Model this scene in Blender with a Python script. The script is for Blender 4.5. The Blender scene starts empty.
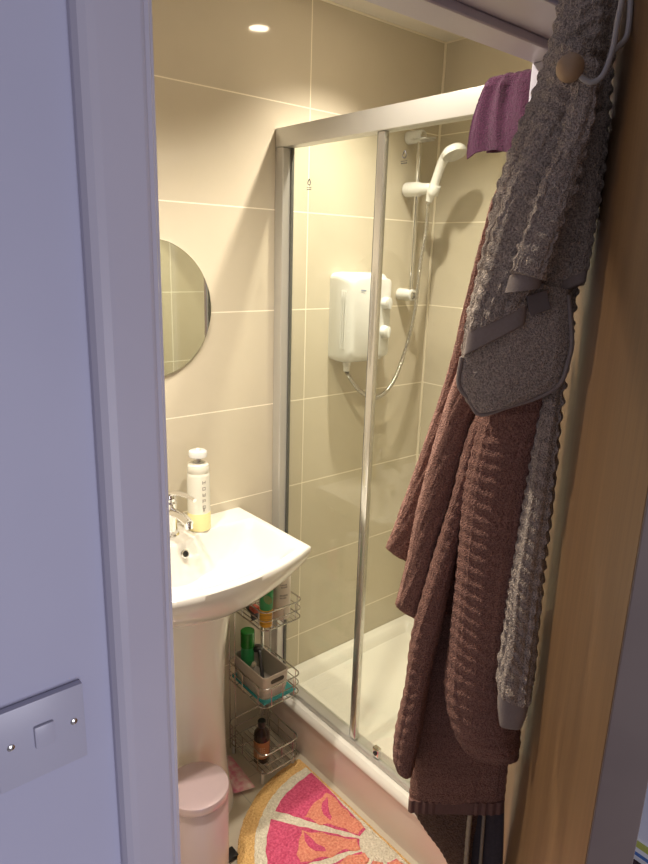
import bpy, bmesh, math, random
from mathutils import Vector, Matrix, noise
random.seed(4)
C = bpy.context.scene.collection
ZO = 1.67                      # heights below are measured from the eye, floor = -1.67
F0 = -ZO
PI = math.pi
WY = 1.695                     # back wall
WX = 1.957                     # shower side wall
FY = .60; BY = .745            # doorway wall, hall face and bathroom face
ORG = {}
P_SHOWER, P_LEFT, P_HALL, P_WORLD, EXPO = 92, 88, 17, .31, 0


# ------------------------------------------------------------ materials
def mat(name, col, rough=.5, metal=0., **k):
    m = bpy.data.materials.new(name); m.use_nodes = True
    nt = m.node_tree; b = nt.nodes['Principled BSDF']
    b.inputs['Base Color'].default_value = (*col, 1); b.inputs['Roughness'].default_value = rough
    b.inputs['Metallic'].default_value = metal
    for a, v in k.items(): b.inputs[a.replace('_', ' ')].default_value = v
    return m
def nodes(m): return m.node_tree, m.node_tree.nodes['Principled BSDF']
def tex_noise(nt, scale, detail=3, rough=.5, vec=None, stretch=None):
    tc = nt.nodes.new('ShaderNodeTexCoord'); n = nt.nodes.new('ShaderNodeTexNoise')
    n.inputs['Scale'].default_value = scale; n.inputs['Detail'].default_value = detail; n.inputs['Roughness'].default_value = rough
    if stretch:
        mp = nt.nodes.new('ShaderNodeMapping'); mp.inputs['Scale'].default_value = stretch
        nt.links.new(tc.outputs['Object'], mp.inputs[0]); nt.links.new(mp.outputs[0], n.inputs['Vector'])
    else: nt.links.new(tc.outputs['Object'], n.inputs['Vector'])
    return n
def ramp(nt, src, stops):
    r = nt.nodes.new('ShaderNodeValToRGB'); e = r.color_ramp.elements
    while len(e) < len(stops): e.new(.5)
    for x, (p, c) in zip(e, stops): x.position = p; x.color = (*c, 1)
    nt.links.new(src, r.inputs[0]); return r
def bump(nt, b, src, strength, dist=.01):
    u = nt.nodes.new('ShaderNodeBump'); u.inputs['Strength'].default_value = strength; u.inputs['Distance'].default_value = dist
    nt.links.new(src, u.inputs['Height']); nt.links.new(u.outputs[0], b.inputs['Normal'])
def noisy(name, c1, c2, scale, rough=.5, bs=0, bd=.002, bscale=None, **k):
    m = mat(name, c1, rough, **k); nt, b = nodes(m)
    n = tex_noise(nt, scale, 4); r = ramp(nt, n.outputs[0], [(.3, c1), (.7, c2)])
    nt.links.new(r.outputs[0], b.inputs['Base Color'])
    if bs:
        n2 = tex_noise(nt, bscale or scale, 3); bump(nt, b, n2.outputs[0], bs, bd)
    return m
def tile_mat(name, axis, off, w, h, c1, c2, grout, gw=.0035, rough=.07):
    """large format tiles: grout lines from object coordinates along axis (0 x, 1 y) and z (or x,y for floors)"""
    m = mat(name, c1, rough); nt, b = nodes(m)
    tc = nt.nodes.new('ShaderNodeTexCoord'); sp = nt.nodes.new('ShaderNodeSeparateXYZ'); nt.links.new(tc.outputs['Object'], sp.inputs[0])
    def line(out, o, s):
        a = nt.nodes.new('ShaderNodeMath'); a.operation = 'SUBTRACT'; nt.links.new(out, a.inputs[0]); a.inputs[1].default_value = o
        d = nt.nodes.new('ShaderNodeMath'); d.operation = 'PINGPONG'; nt.links.new(a.outputs[0], d.inputs[0]); d.inputs[1].default_value = s/2
        l = nt.nodes.new('ShaderNodeMath'); l.operation = 'LESS_THAN'; nt.links.new(d.outputs[0], l.inputs[0]); l.inputs[1].default_value = gw/2
        return l
    l1 = line(sp.outputs[axis], off[0], w); l2 = line(sp.outputs[off[2]], off[1], h)
    mx = nt.nodes.new('ShaderNodeMath'); mx.operation = 'MAXIMUM'
    nt.links.new(l1.outputs[0], mx.inputs[0]); nt.links.new(l2.outputs[0], mx.inputs[1])
    n = tex_noise(nt, 2.2, 6, .6); r = ramp(nt, n.outputs[0], [(.3, c1), (.7, c2)])
    mix = nt.nodes.new('ShaderNodeMix'); mix.data_type = 'RGBA'
    nt.links.new(mx.outputs[0], mix.inputs[0]); nt.links.new(r.outputs[0], mix.inputs[6]); mix.inputs[7].default_value = (*grout, 1)
    nt.links.new(mix.outputs[2], b.inputs['Base Color'])
    ro = nt.nodes.new('ShaderNodeMapRange'); nt.links.new(mx.outputs[0], ro.inputs[0]); ro.inputs[3].default_value = rough; ro.inputs[4].default_value = .7
    nt.links.new(ro.outputs[0], b.inputs['Roughness'])
    iv = nt.nodes.new('ShaderNodeMath'); iv.operation = 'SUBTRACT'; iv.inputs[0].default_value = 1; nt.links.new(mx.outputs[0], iv.inputs[1])
    bump(nt, b, iv.outputs[0], .3, .001)
    return m
TC1 = (.55, .495, .385); TC2 = (.60, .54, .425); GR = (.86, .80, .66)
M = {}
M['tile_back'] = tile_mat('back wall tile', 0, (1.358, .13, 2), .6, .3, TC1, TC2, GR)
M['tile_side'] = tile_mat('side wall tile', 1, (WY, .13, 2), .6, .3, TC1, TC2, GR)
M['tile_floor'] = tile_mat('floor tile', 0, (.35, .3, 1), .6, .6, (.54, .47, .37), (.60, .53, .42), (.45, .40, .33), rough=.3)
M['paint'] = noisy('hall wall paint', (.47, .475, .62), (.51, .515, .66), 3, .55, .15, .002, 30)  # bluish cast of the hall light is put into the paint colour
M['trim'] = noisy('trim paint', (.49, .47, .565), (.53, .51, .60), 4, .35, .2, .002, 12)
M['ceiling'] = mat('ceiling paint', (.72, .68, .60), .6)
M['porcelain'] = mat('porcelain', (.74, .72, .67), .08, Coat_Weight=.5, Coat_Roughness=.03)
M['acrylic'] = noisy('shower tray acrylic', (.80, .77, .70), (.84, .81, .74), 6, .22)
M['tray_face'] = mat('tray riser panel', (.78, .69, .62), .2)
M['chrome'] = mat('chrome', (.82, .82, .82), .08, 1.)
M['wire'] = mat('chromed wire', (.55, .54, .52), .2, 1.)
M['alu'] = mat('satin aluminium', (.58, .57, .54), .38, .5)
M['bright_metal'] = mat('polished aluminium', (.66, .65, .62), .2, .85)
M['seal'] = mat('dark seal', (.10, .10, .09), .5)
M['white_plastic'] = mat('white plastic', (.72, .72, .70), .22, Coat_Weight=.3)
M['switch'] = mat('switch plastic', (.47, .47, .58), .3)  # white plastic, tinted with the blue of the hall light
M['black'] = mat('black plastic', (.012, .012, .013), .35)
M['mirror'] = mat('mirror', (.80, .82, .78), .015, 1.)
def glass(name, col, rough=0, mixw=.5):
    m = bpy.data.materials.new(name); m.use_nodes = True; nt = m.node_tree
    b = nt.nodes['Principled BSDF']; nt.nodes.remove(b); out = nt.nodes['Material Output']
    t = nt.nodes.new('ShaderNodeBsdfTransparent'); t.inputs[0].default_value = (*col, 1)
    g = nt.nodes.new('ShaderNodeBsdfGlossy'); g.inputs['Roughness'].default_value = rough
    lw = nt.nodes.new('ShaderNodeLayerWeight'); lw.inputs[0].default_value = .5
    pw = nt.nodes.new('ShaderNodeMath'); pw.operation = 'POWER'; nt.links.new(lw.outputs['Facing'], pw.inputs[0]); pw.inputs[1].default_value = 5
    fr = nt.nodes.new('ShaderNodeMath'); fr.operation = 'MULTIPLY_ADD'; nt.links.new(pw.outputs[0], fr.inputs[0]); fr.inputs[1].default_value = .96; fr.inputs[2].default_value = .04
    mx = nt.nodes.new('ShaderNodeMixShader'); nt.links.new(fr.outputs[0], mx.inputs[0]); nt.links.new(t.outputs[0], mx.inputs[1]); nt.links.new(g.outputs[0], mx.inputs[2])
    nt.links.new(mx.outputs[0], out.inputs[0]); return m
M['glass'] = glass('shower glass', (.945, .958, .922))
def wood(name, c1, c2, rough):
    m = mat(name, c1, rough); nt, b = nodes(m)
    n = tex_noise(nt, 9, 6, .62, stretch=(3., 3., .22)); n2 = tex_noise(nt, 60, 3, .5, stretch=(3, 3, .05))
    w = nt.nodes.new('ShaderNodeTexWave'); w.wave_type = 'BANDS'; w.bands_direction = 'X'; w.inputs['Scale'].default_value = 5; w.inputs['Distortion'].default_value = 7; w.inputs['Detail'].default_value = 2
    tc = nt.nodes.new('ShaderNodeTexCoord'); mp = nt.nodes.new('ShaderNodeMapping'); mp.inputs['Scale'].default_value = (3, 3, .35)
    nt.links.new(tc.outputs['Object'], mp.inputs[0]); nt.links.new(mp.outputs[0], w.inputs[0])
    a = nt.nodes.new('ShaderNodeMath'); a.operation = 'ADD'; nt.links.new(n.outputs[0], a.inputs[0])
    s = nt.nodes.new('ShaderNodeMath'); s.operation = 'MULTIPLY_ADD'; nt.links.new(w.outputs[0], s.inputs[0]); s.inputs[1].default_value = .07; nt.links.new(a.outputs[0], s.inputs[2])
    s2 = nt.nodes.new('ShaderNodeMath'); s2.operation = 'MULTIPLY'; nt.links.new(n2.outputs[0], s2.inputs[0]); s2.inputs[1].default_value = .3
    nt.links.new(s2.outputs[0], a.inputs[1])
    r = ramp(nt, s.outputs[0], [(.42, c1), (.85, c2)]); nt.links.new(r.outputs[0], b.inputs['Base Color'])
    bump(nt, b, n2.outputs[0], .15, .001); return m
M['oak'] = wood('oak veneer', (.145, .076, .031), (.22, .122, .050), .45)
M['oak_edge'] = noisy('oak edge hall tint', (.115, .082, .072), (.135, .098, .085), 12, .5)  # oak edge; grey-purple cast of the hall light put into its colour
M['ball'] = noisy('turned beech', (.42, .28, .16), (.50, .34, .20), 40, .5)
def terry(name, c1, c2, sc=420):
    m = mat(name, c1, .95, Sheen_Weight=.06, Sheen_Roughness=.5); nt, b = nodes(m)
    n = tex_noise(nt, sc, 2, .6); n1 = tex_noise(nt, 900, 2)
    a = nt.nodes.new('ShaderNodeMath'); a.operation = 'ADD'; nt.links.new(n.outputs[0], a.inputs[0]); nt.links.new(n1.outputs[0], a.inputs[1])
    r = ramp(nt, a.outputs[0], [(.40, c1), (.60, c2)])
    d = nt.nodes.new('ShaderNodeMath'); d.operation = 'MULTIPLY'; d.inputs[1].default_value = .5; nt.links.new(a.outputs[0], d.inputs[0]); nt.links.new(d.outputs[0], r.inputs[0])
    nt.links.new(r.outputs[0], b.inputs['Base Color']); bump(nt, b, n.outputs[0], 1., .006); return m
M['brown_terry'] = terry('brown terry', (.19, .084, .063), (.50, .262, .205))
M['grey_terry'] = terry('grey terry', (.30, .245, .205), (.78, .66, .565))
M['grey_hem'] = noisy('grey woven hem', (.30, .25, .225), (.34, .285, .26), 400, .9, .3, .001, 900)
M['brown_hem'] = noisy('brown woven hem', (.17, .09, .075), (.21, .11, .095), 400, .9, .3, .001, 900)
M['purple'] = terry('purple terry', (.026, .003, .020), (.080, .008, .052), 400)
M['dark_cloth'] = noisy('dark grey cloth', (.075, .065, .075), (.095, .08, .09), 200, .9)
M['cream_cloth'] = noisy('cream piping', (.45, .37, .26), (.52, .44, .32), 200, .9)
M['bin'] = mat('pink powder coated steel', (.62, .50, .53), .32, .15)
M['bin_lid'] = mat('pink bin lid', (.60, .47, .50), .22, .35)
def pile(name, c1, c2): return noisy(name, c1, c2, 150, .95, 1., .010, 170)
M['rug_rind'] = pile('rug rind', (.66, .36, .11), (.88, .58, .25))
M['rug_pith'] = pile('rug pith', (.66, .58, .44), (.90, .83, .68))
M['rug_pink'] = pile('rug pink', (.58, .045, .13), (.85, .15, .29))
M['rug_coral'] = pile('rug coral', (.74, .20, .13), (.95, .42, .28))
M['soap_shell'] = mat('frosted bottle', (.86, .84, .74), .25, Transmission_Weight=.15)
M['soap_liquid'] = mat('yellow liquid', (.82, .72, .36), .25)
M['label_grey'] = mat('label print', (.30, .28, .25), .5)
M['print_blue'] = mat('blue print', (.25, .30, .42), .5)
M['green'] = mat('green plastic', (.03, .30, .10), .3)
M['green_dark'] = mat('deep green cap', (.01, .20, .02), .25)
M['amber'] = mat('amber yellow label', (.70, .38, .03), .4)
M['pale_bottle'] = mat('pale bottle', (.70, .64, .56), .3)
M['dark_bottle'] = mat('dark brown bottle', (.028, .012, .008), .12)
M['bottle_label'] = noisy('orange bottle label', (.45, .18, .05), (.30, .16, .09), 60, .5)
M['basket'] = mat('pale grey plastic', (.60, .54, .49), .4)
M['teal'] = mat('teal plastic', (.05, .38, .42), .2)
M['red'] = mat('red plastic', (.55, .10, .06), .35)
M['pink_print'] = noisy('pink patterned wrap', (.72, .16, .28), (.85, .72, .66), 45, .5)
M['spout_dark'] = mat('drain hole', (.01, .01, .01), .6)
M['metal_dark'] = mat('gunmetal', (.10, .10, .11), .35, .8)
M['paper'] = mat('white paper wrap', (.75, .78, .85), .5)
M['lime'] = mat('lime print', (.45, .5, .12), .5)
M['emit'] = mat('lamp lens', (1, .9, .75), .5); nodes(M['emit'])[1].inputs['Emission Color'].default_value = (1, .82, .58, 1); nodes(M['emit'])[1].inputs['Emission Strength'].default_value = 60

# ------------------------------------------------------------ object helpers
def empty(name, loc):
    o = bpy.data.objects.new(name, None); C.objects.link(o); o.empty_display_size = .05
    o.location = (loc[0], loc[1], loc[2]+ZO); ORG[o] = Vector(loc); return o
def tag(o, label, cat=None, group=None, kind=None):
    if label: o['label'] = label
    if cat: o['category'] = cat
    if group: o['group'] = group
    if kind: o['kind'] = kind
    return o
def obj(name, bm, m, parent=None, org=None, smooth=True, label=None, sharp=35, mats=None):
    """link bm (built in eye-level coordinates) as one mesh object"""
    me = bpy.data.meshes.new(name)
    po = ORG[parent] if parent else Vector((0, 0, 0))
    o0 = Vector(org) if org else po.copy()
    bmesh.ops.recalc_face_normals(bm, faces=bm.faces)
    bmesh.ops.translate(bm, verts=bm.verts, vec=-o0)
    if smooth:
        for f in bm.faces: f.smooth = True
        for e in bm.edges:
            if len(e.link_faces) == 2 and e.calc_face_angle(0) > math.radians(sharp): e.smooth = False
    bm.to_mesh(me); bm.free()
    o = bpy.data.objects.new(name, me); C.objects.link(o)
    for mm in (mats or [m]): me.materials.append(mm if not isinstance(mm, str) else M[mm])
    if parent: o.parent = parent; o.location = o0-po
    else: o.location = (o0.x, o0.y, o0.z+ZO)
    ORG[o] = o0
    if label: o['label'] = label
    return o
def NB(): return bmesh.new()
def box(bm, lo, hi, bev=0, seg=2):
    r = bmesh.ops.create_cube(bm, size=1); vs = r['verts']
    lo = Vector(lo); hi = Vector(hi); c = (lo+hi)/2; d = hi-lo
    for v in vs: v.co = Vector((v.co.x*d.x, v.co.y*d.y, v.co.z*d.z))+c
    if bev:
        es = list({e for v in vs for e in v.link_edges})
        bmesh.ops.bevel(bm, geom=es, offset=bev, segments=seg, profile=.6, affect='EDGES')
    return bm
def tube(bm, pts, r, n=10, cap=True):
    pts = [Vector(p) for p in pts]; rings = []
    rs = r if isinstance(r, (list, tuple)) else [r]*len(pts)
    prev = None
    for i, p in enumerate(pts):
        t = (pts[min(i+1, len(pts)-1)]-pts[max(i-1, 0)]).normalized()
        if prev is None:
            a = Vector((0, 0, 1)) if abs(t.z) < .9 else Vector((1, 0, 0)); u = t.cross(a).normalized()
        else: u = (prev-t*prev.dot(t)).normalized()
        prev = u; v = t.cross(u)
        rings.append([bm.verts.new(p+(u*math.cos(2*PI*k/n)+v*math.sin(2*PI*k/n))*rs[i]) for k in range(n)])
    for a, b in zip(rings, rings[1:]):
        for k in range(n): bm.faces.new((a[k], a[(k+1) % n], b[(k+1) % n], b[k]))
    if cap: bm.faces.new(rings[0][::-1]); bm.faces.new(rings[-1])
    return bm
def smoothpath(pts, k=8):
    pts = [Vector(p) for p in pts]; P = [pts[0]*2-pts[1]]+pts+[pts[-1]*2-pts[-2]]; out = []
    for i in range(1, len(P)-2):
        for j in range(k):
            t = j/k; a, b, c, d = P[i-1:i+3]
            out.append(.5*((2*b)+(-a+c)*t+(2*a-5*b+4*c-d)*t*t+(-a+3*b-3*c+d)*t**3))
    out.append(P[-2]); return out
def lathe(bm, prof, loc=(0, 0, 0), n=40, axis=None, sx=1, sy=1):
    """prof = [(r, h)] from bottom to top, closed onto the axis"""
    loc = Vector(loc); q = Vector((0, 0, 1)).rotation_difference(Vector(axis).normalized()) if axis else None
    rings = []
    def P(x, y, z):
        v = Vector((x, y, z)); v = q @ v if q else v; return v+loc
    for r, h in prof:
        if r < 1e-6: rings.append([bm.verts.new(P(0, 0, h))])
        else: rings.append([bm.verts.new(P(r*math.cos(2*PI*k/n)*sx, r*math.sin(2*PI*k/n)*sy, h)) for k in range(n)])
    for a, b in zip(rings, rings[1:]):
        for k in range(n):
            if len(a) == 1: bm.faces.new((a[0], b[(k+1) % n], b[k]))
            elif len(b) == 1: bm.faces.new((a[k], a[(k+1) % n], b[0]))
            else: bm.faces.new((a[k], a[(k+1) % n], b[(k+1) % n], b[k]))
    if len(rings[0]) > 1: bm.faces.new(rings[0][::-1])
    if len(rings[-1]) > 1: bm.faces.new(rings[-1])
    return bm
def loft(bm, rings, capa=True, capb=True):
    R = [[bm.verts.new(p) for p in r] for r in rings]; n = len(R[0])
    for a, b in zip(R, R[1:]):
        for k in range(n): bm.faces.new((a[k], a[(k+1) % n], b[(k+1) % n], b[k]))
    if capa: bm.faces.new(R[0][::-1])
    if capb: bm.faces.new(R[-1])
    return R
def prism(bm, poly, z0, z1):
    loft(bm, [[(x, y, z0) for x, y in poly], [(x, y, z1) for x, y in poly]]); return bm
def struct(name, bm, m, parent=None, **k):
    o = obj(name, bm, m, parent, smooth=k.get('smooth', False), mats=k.get('mats'))
    if not parent: o['kind'] = 'structure'
    return o
def sstep(a, b, x): t = max(0, min(1, (x-a)/(b-a))); return t*t*(3-2*t)

# ------------------------------------------------------------ the room
LX = -.62; CE = .73
struct('floor', box(NB(), (LX-.1, FY+.002, F0-.05), (WX+.1, WY+.1, F0)), 'tile_floor')
struct('floor_hall', box(NB(), (-1.6, -1.9, F0-.05), (3.0, FY, F0)), mat('hall carpet', (.30, .28, .30), .95))
struct('ceiling', box(NB(), (LX-.1, FY+.001, CE), (WX+.1, WY+.1, CE+.05)), 'ceiling')
struct('wall_back', box(NB(), (LX-.1, WY, F0), (WX+.1, WY+.1, CE)), 'tile_back')
struct('wall_right', box(NB(), (WX, FY, F0), (WX+.1, WY, CE)), 'tile_side')
struct('wall_left', box(NB(), (LX-.1, FY, F0), (LX, WY, CE)), 'tile_side')
DL, DR, DH = .30, 1.105, .351          # faces of the door lining
bm = NB()
box(bm, (-1.6, FY, F0), (DL-.02, BY, CE+.3)); box(bm, (DR+.02, FY, F0), (3.0, BY, CE+.3)); box(bm, (DL-.02, FY, DH+.02), (DR+.02, BY, CE+.3))
struct('wall_front', bm, 'paint')
bm = NB(); y0 = BY-.004
box(bm, (LX, y0, F0), (DL-.021, BY+.006, CE)); box(bm, (DR+.021, y0, F0), (WX, BY+.006, CE)); box(bm, (DL-.021, y0, DH+.021), (DR+.021, BY+.006, CE))
struct('wall_near', bm, 'tile_back')
# a short return of the hall, seen past the door only as a dim surface
struct('wall_hall', box(NB(), (3.0, -1.9, F0), (3.1, FY, CE+.3)), 'paint')
# lining with its stop, one frame of joinery
bm = NB()
box(bm, (DL-.02, FY-.002, F0), (DL, BY+.002, DH), .0015, 1); box(bm, (DR, FY-.002, F0), (DR+.02, BY+.002, DH), .0015, 1)
box(bm, (DL-.02, FY-.002, DH), (DR+.02, BY+.002, DH+.02), .0015, 1)
box(bm, (DL, .684, F0), (DL+.012, BY, DH-.015), .002, 1); box(bm, (DR-.015, .684, F0), (DR, BY, DH-.015), .002, 1)
box(bm, (DL, .684, DH-.015), (DR, BY, DH), .002, 1)
struct('trim_1', bm, 'trim')
# moulded architrave round the opening on the hall side
def architrave(bm, path_in, width, y):
    # profile across the board: (distance from inner edge, projection)
    prof = [(0, 0), (0, .008), (.002, .010), (.006, .010), (.009, .013), (.012, .0145), (.052, .0165), (.060, .016), (.066, .0125), (.069, .006), (.069, 0)]
    rings = []
    for (x, z, dx, dz) in path_in:
        rings.append([(x+dx*a, y-b, z+dz*a) for a, b in prof])
    loft(bm, rings)
bm = NB()
architrave(bm, [(DL-.006, F0, -1, 0), (DL-.006, DH+.006, -1, 1), (DR+.03, DH+.006, 1, 1), (DR+.03, F0, 1, 0)], .056, FY)
struct('trim_2', bm, 'trim')
# cream silicone bead in the shower corner
struct('trim_3', tube(NB(), [(WX-.003, WY-.003, F0+.15), (WX-.003, WY-.003, CE)], .0045, 8), mat('cream sealant', (.80, .73, .58), .5))
bm = NB(); tube(bm, [(LX, WY-.002, CE-.002), (WX, WY-.002, CE-.002)], .0035, 8); tube(bm, [(WX-.002, WY, CE-.002), (WX-.002, BY, CE-.002)], .0035, 8)
struct('trim_4', bm, mat('cream ceiling sealant', (.80, .73, .58), .5))

# ------------------------------------------------------------ light switch
t = empty('light_switch', (.18, FY, -.535))
SX0, SX1, SZ0, SZ1 = .108, .197, -.534+.0, -.0
bm = NB(); box(bm, (.1080, FY-.009, -.514), (.1940, FY, -.426), .0022, 2)
obj('faceplate', bm, 'switch', t)
cx = .152; cz = -.466
obj('rocker', box(NB(), (cx-.0085, FY-.0125, cz-.0125), (cx+.0105, FY-.008, cz+.0125), .002, 2), 'switch', t)
for s in (-1, 1):
    sc = obj('screw', lathe(NB(), [(.0036, 0), (.0036, .001), (.0022, .0018), (0, .002)], (cx+s*.0302, FY-.0088, cz), 20, (0, -1, 0)), 'chrome', t, label='shiny metal screw head')
tag(t, 'white square single light switch on the blue-grey hall wall', 'light switch')

# ------------------------------------------------------------ door
H = Vector((1.100, .665, 0)); dD = Vector((-.799, -.601, 0)).normalized()
dN = Vector((dD.y, -dD.x, 0)); DW = .803; DT = .036
def PD(s, w, z): return H+dD*s+dN*w+Vector((0, 0, z))     # s along the door, w off its bathroom face
door = empty('door_1', PD(0, -DT/2, F0+.008)); door['kind'] = 'structure'
def dbox(bm, s0, s1, w0, w1, z0, z1, bev=0):
    b2 = NB(); box(b2, (s0, w0, z0), (s1, w1, z1), bev, 2)
    for v in b2.verts: v.co = PD(v.co.x, v.co.y, v.co.z)
    me = bpy.data.meshes.new('t'); b2.to_mesh(me); b2.free(); bm.from_mesh(me); bpy.data.meshes.remove(me); return bm
obj('door_panel', dbox(NB(), 0, DW-.003, -DT, 0, F0+.008, DH-.018, .001), 'oak', door, smooth=False)
obj('door_edge', dbox(NB(), DW-.003, DW, -DT+.0005, -.0005, F0+.009, DH-.019, .0008), 'oak_edge', door, smooth=False, label='dull brown-grey leading edge of the door')

# frame the towels hang in: its origin and axes sit a degree off the door
dD = Vector((-.834, -.552, 0)).normalized(); dN = Vector((dD.y, -dD.x, 0)); H = Vector((1.09, .6, 0))
# over-door hook: wire loop with a wooden ball on its prong
hk = empty('over_door_hook', PD(.45, .005, DH-.02))
zt = DH-.018+.003
bm = NB()
wr = .0028
p1 = [PD(.50, -DT+.010, zt-.05), PD(.50, -DT+.010, zt), PD(.50, -.01, zt+.006), PD(.495, .026, zt), PD(.485, .030, zt-.03), PD(.475, .036, .235), PD(.471, .0375, .205), PD(.47, .043, .183), PD(.47, .052, .176), PD(.47, .061, .179), PD(.47, .070, .187)]
tube(bm, smoothpath(p1, 6), wr, 10)
p2 = [PD(.36, -DT+.014, zt-.05), PD(.36, -DT+.014, zt), PD(.36, -.005, zt+.006), PD(.365, .032, zt), PD(.40, .028, zt-.03), PD(.43, .0235, .262), PD(.445, .023, .232), PD(.458, .026, .216), PD(.47, .036, .204)]
tube(bm, smoothpath(p2, 6), wr, 10)
obj('wire_frame', bm, mat('white wire coating', (.48, .46, .44), .4), hk, label='white coated wire')
obj('ball', lathe(NB(), [(.0137*math.sin(a*PI/16), -.0137*math.cos(a*PI/16)) for a in range(17)], PD(.47, .0752, .1898), 28, (0, 0, 1)), 'ball', hk, label='round wooden end ball')
tag(hk, 'white wire over-door hook with a round wooden ball, holding the towels', 'hook')

# ------------------------------------------------------------ towels
def terp(rows, t):
    n = len(rows)-1; x = t*n; i = min(int(x), n-1); f = x-i
    a = rows[max(i-1, 0)]; b = rows[i]; c = rows[i+1]; d = rows[min(i+2, n)]
    return [.5*(2*b[k]+(c[k]-a[k])*f+(2*a[k]-5*b[k]+4*c[k]-d[k])*f*f+(-a[k]+3*b[k]-3*c[k]+d[k])*f**3) for k in range(4)]
def strip(s0, rows, thick, P=.021, amp=.003, nz=.0012, hem=0, folds=0, fa=.4, round_end=.04, lean=0, bulge=1., seed=0, diag=0, square=.75, step=.0024, ds=0., mid=.40):
    """one hanging fold of towel: closed cross-sections from the left edge to the right edge at every height"""
    bm = NB(); mids = []; K = 60
    L = 0; acc = [0]; last = None
    for i in range(K+1):
        r = terp(rows, i/K); m = Vector(((r[0]+r[2])/2, (r[1]+r[3])/2, 0))
        if last is not None: L += (m-last).length; acc.append(L)
        last = m
    r0 = rows[len(rows)//2]; wid = math.hypot(r0[0]-r0[2], r0[1]-r0[3])
    n = max(28, min(150, int((2*wid+4*thick)/step))); m_ = max(20, int(L/step))
    rings = []
    for j in range(m_+1):
        v = L*j/m_
        k = 0
        while k < K-1 and acc[k+1] < v: k += 1
        t = (k+(v-acc[k])/max(1e-6, acc[k+1]-acc[k]))/K; t = max(0, min(1, t))
        a, az, b, bz = terp(rows, t)
        cen = Vector(((a+b)/2, (az+bz)/2)); hv = Vector((b-a, bz-az))/2; hw = hv.length
        e = L-v; endf = 1.
        if e < round_end: endf = math.sqrt(max(0, 1-((round_end-e)/round_end)**2))
        inhem = hem and e < hem
        ring = []
        th = thick*(1-.35*(t if lean else 0))*max(.12, min(1, .35+.65*endf))
        if inhem: th *= .75
        pr = abs(math.cos(PI*v/P))
        for q in range(n):
            ph = 2*PI*q/n; ca, sa = math.cos(ph), math.sin(ph)
            x = math.copysign(abs(ca)**square, ca); y = math.copysign(abs(sa)**square, sa)
            f = 1+fa*math.cos(folds*PI*x+seed) if folds else 1
            off = 0
            if not inhem:
                vv = v+diag*x*hw+.0035*noise.noise(Vector((x*hw*22, v*14, seed*3)))
                rib = (1-abs(math.cos(PI*vv/P))**2.2)
                q3 = Vector((cen.x+x*hw, cen.y+v, y*.05+seed))
                off = amp*(rib-.5)*(mid*(1-.68*ca*ca)+.22*abs(ca)**4)
                off += (nz*3.2*noise.noise(q3*135)*rib if nz > .0014 else 0)+nz*noise.noise(q3*260)+nz*1.3*noise.noise(q3*120)+.0035*noise.noise(q3*22)
            w = cen.x+hv.x*x+(hv.x/hw if hw else 0)*ca*off
            z = cen.y+hv.y*x+(hv.y/hw if hw else 0)*ca*off
            s = s0-.03+ds*t+(y*th*f*bulge)+sa*off
            ring.append(PD(s, w, z))
        rings.append(ring)
    loft(bm, rings); return bm
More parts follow.
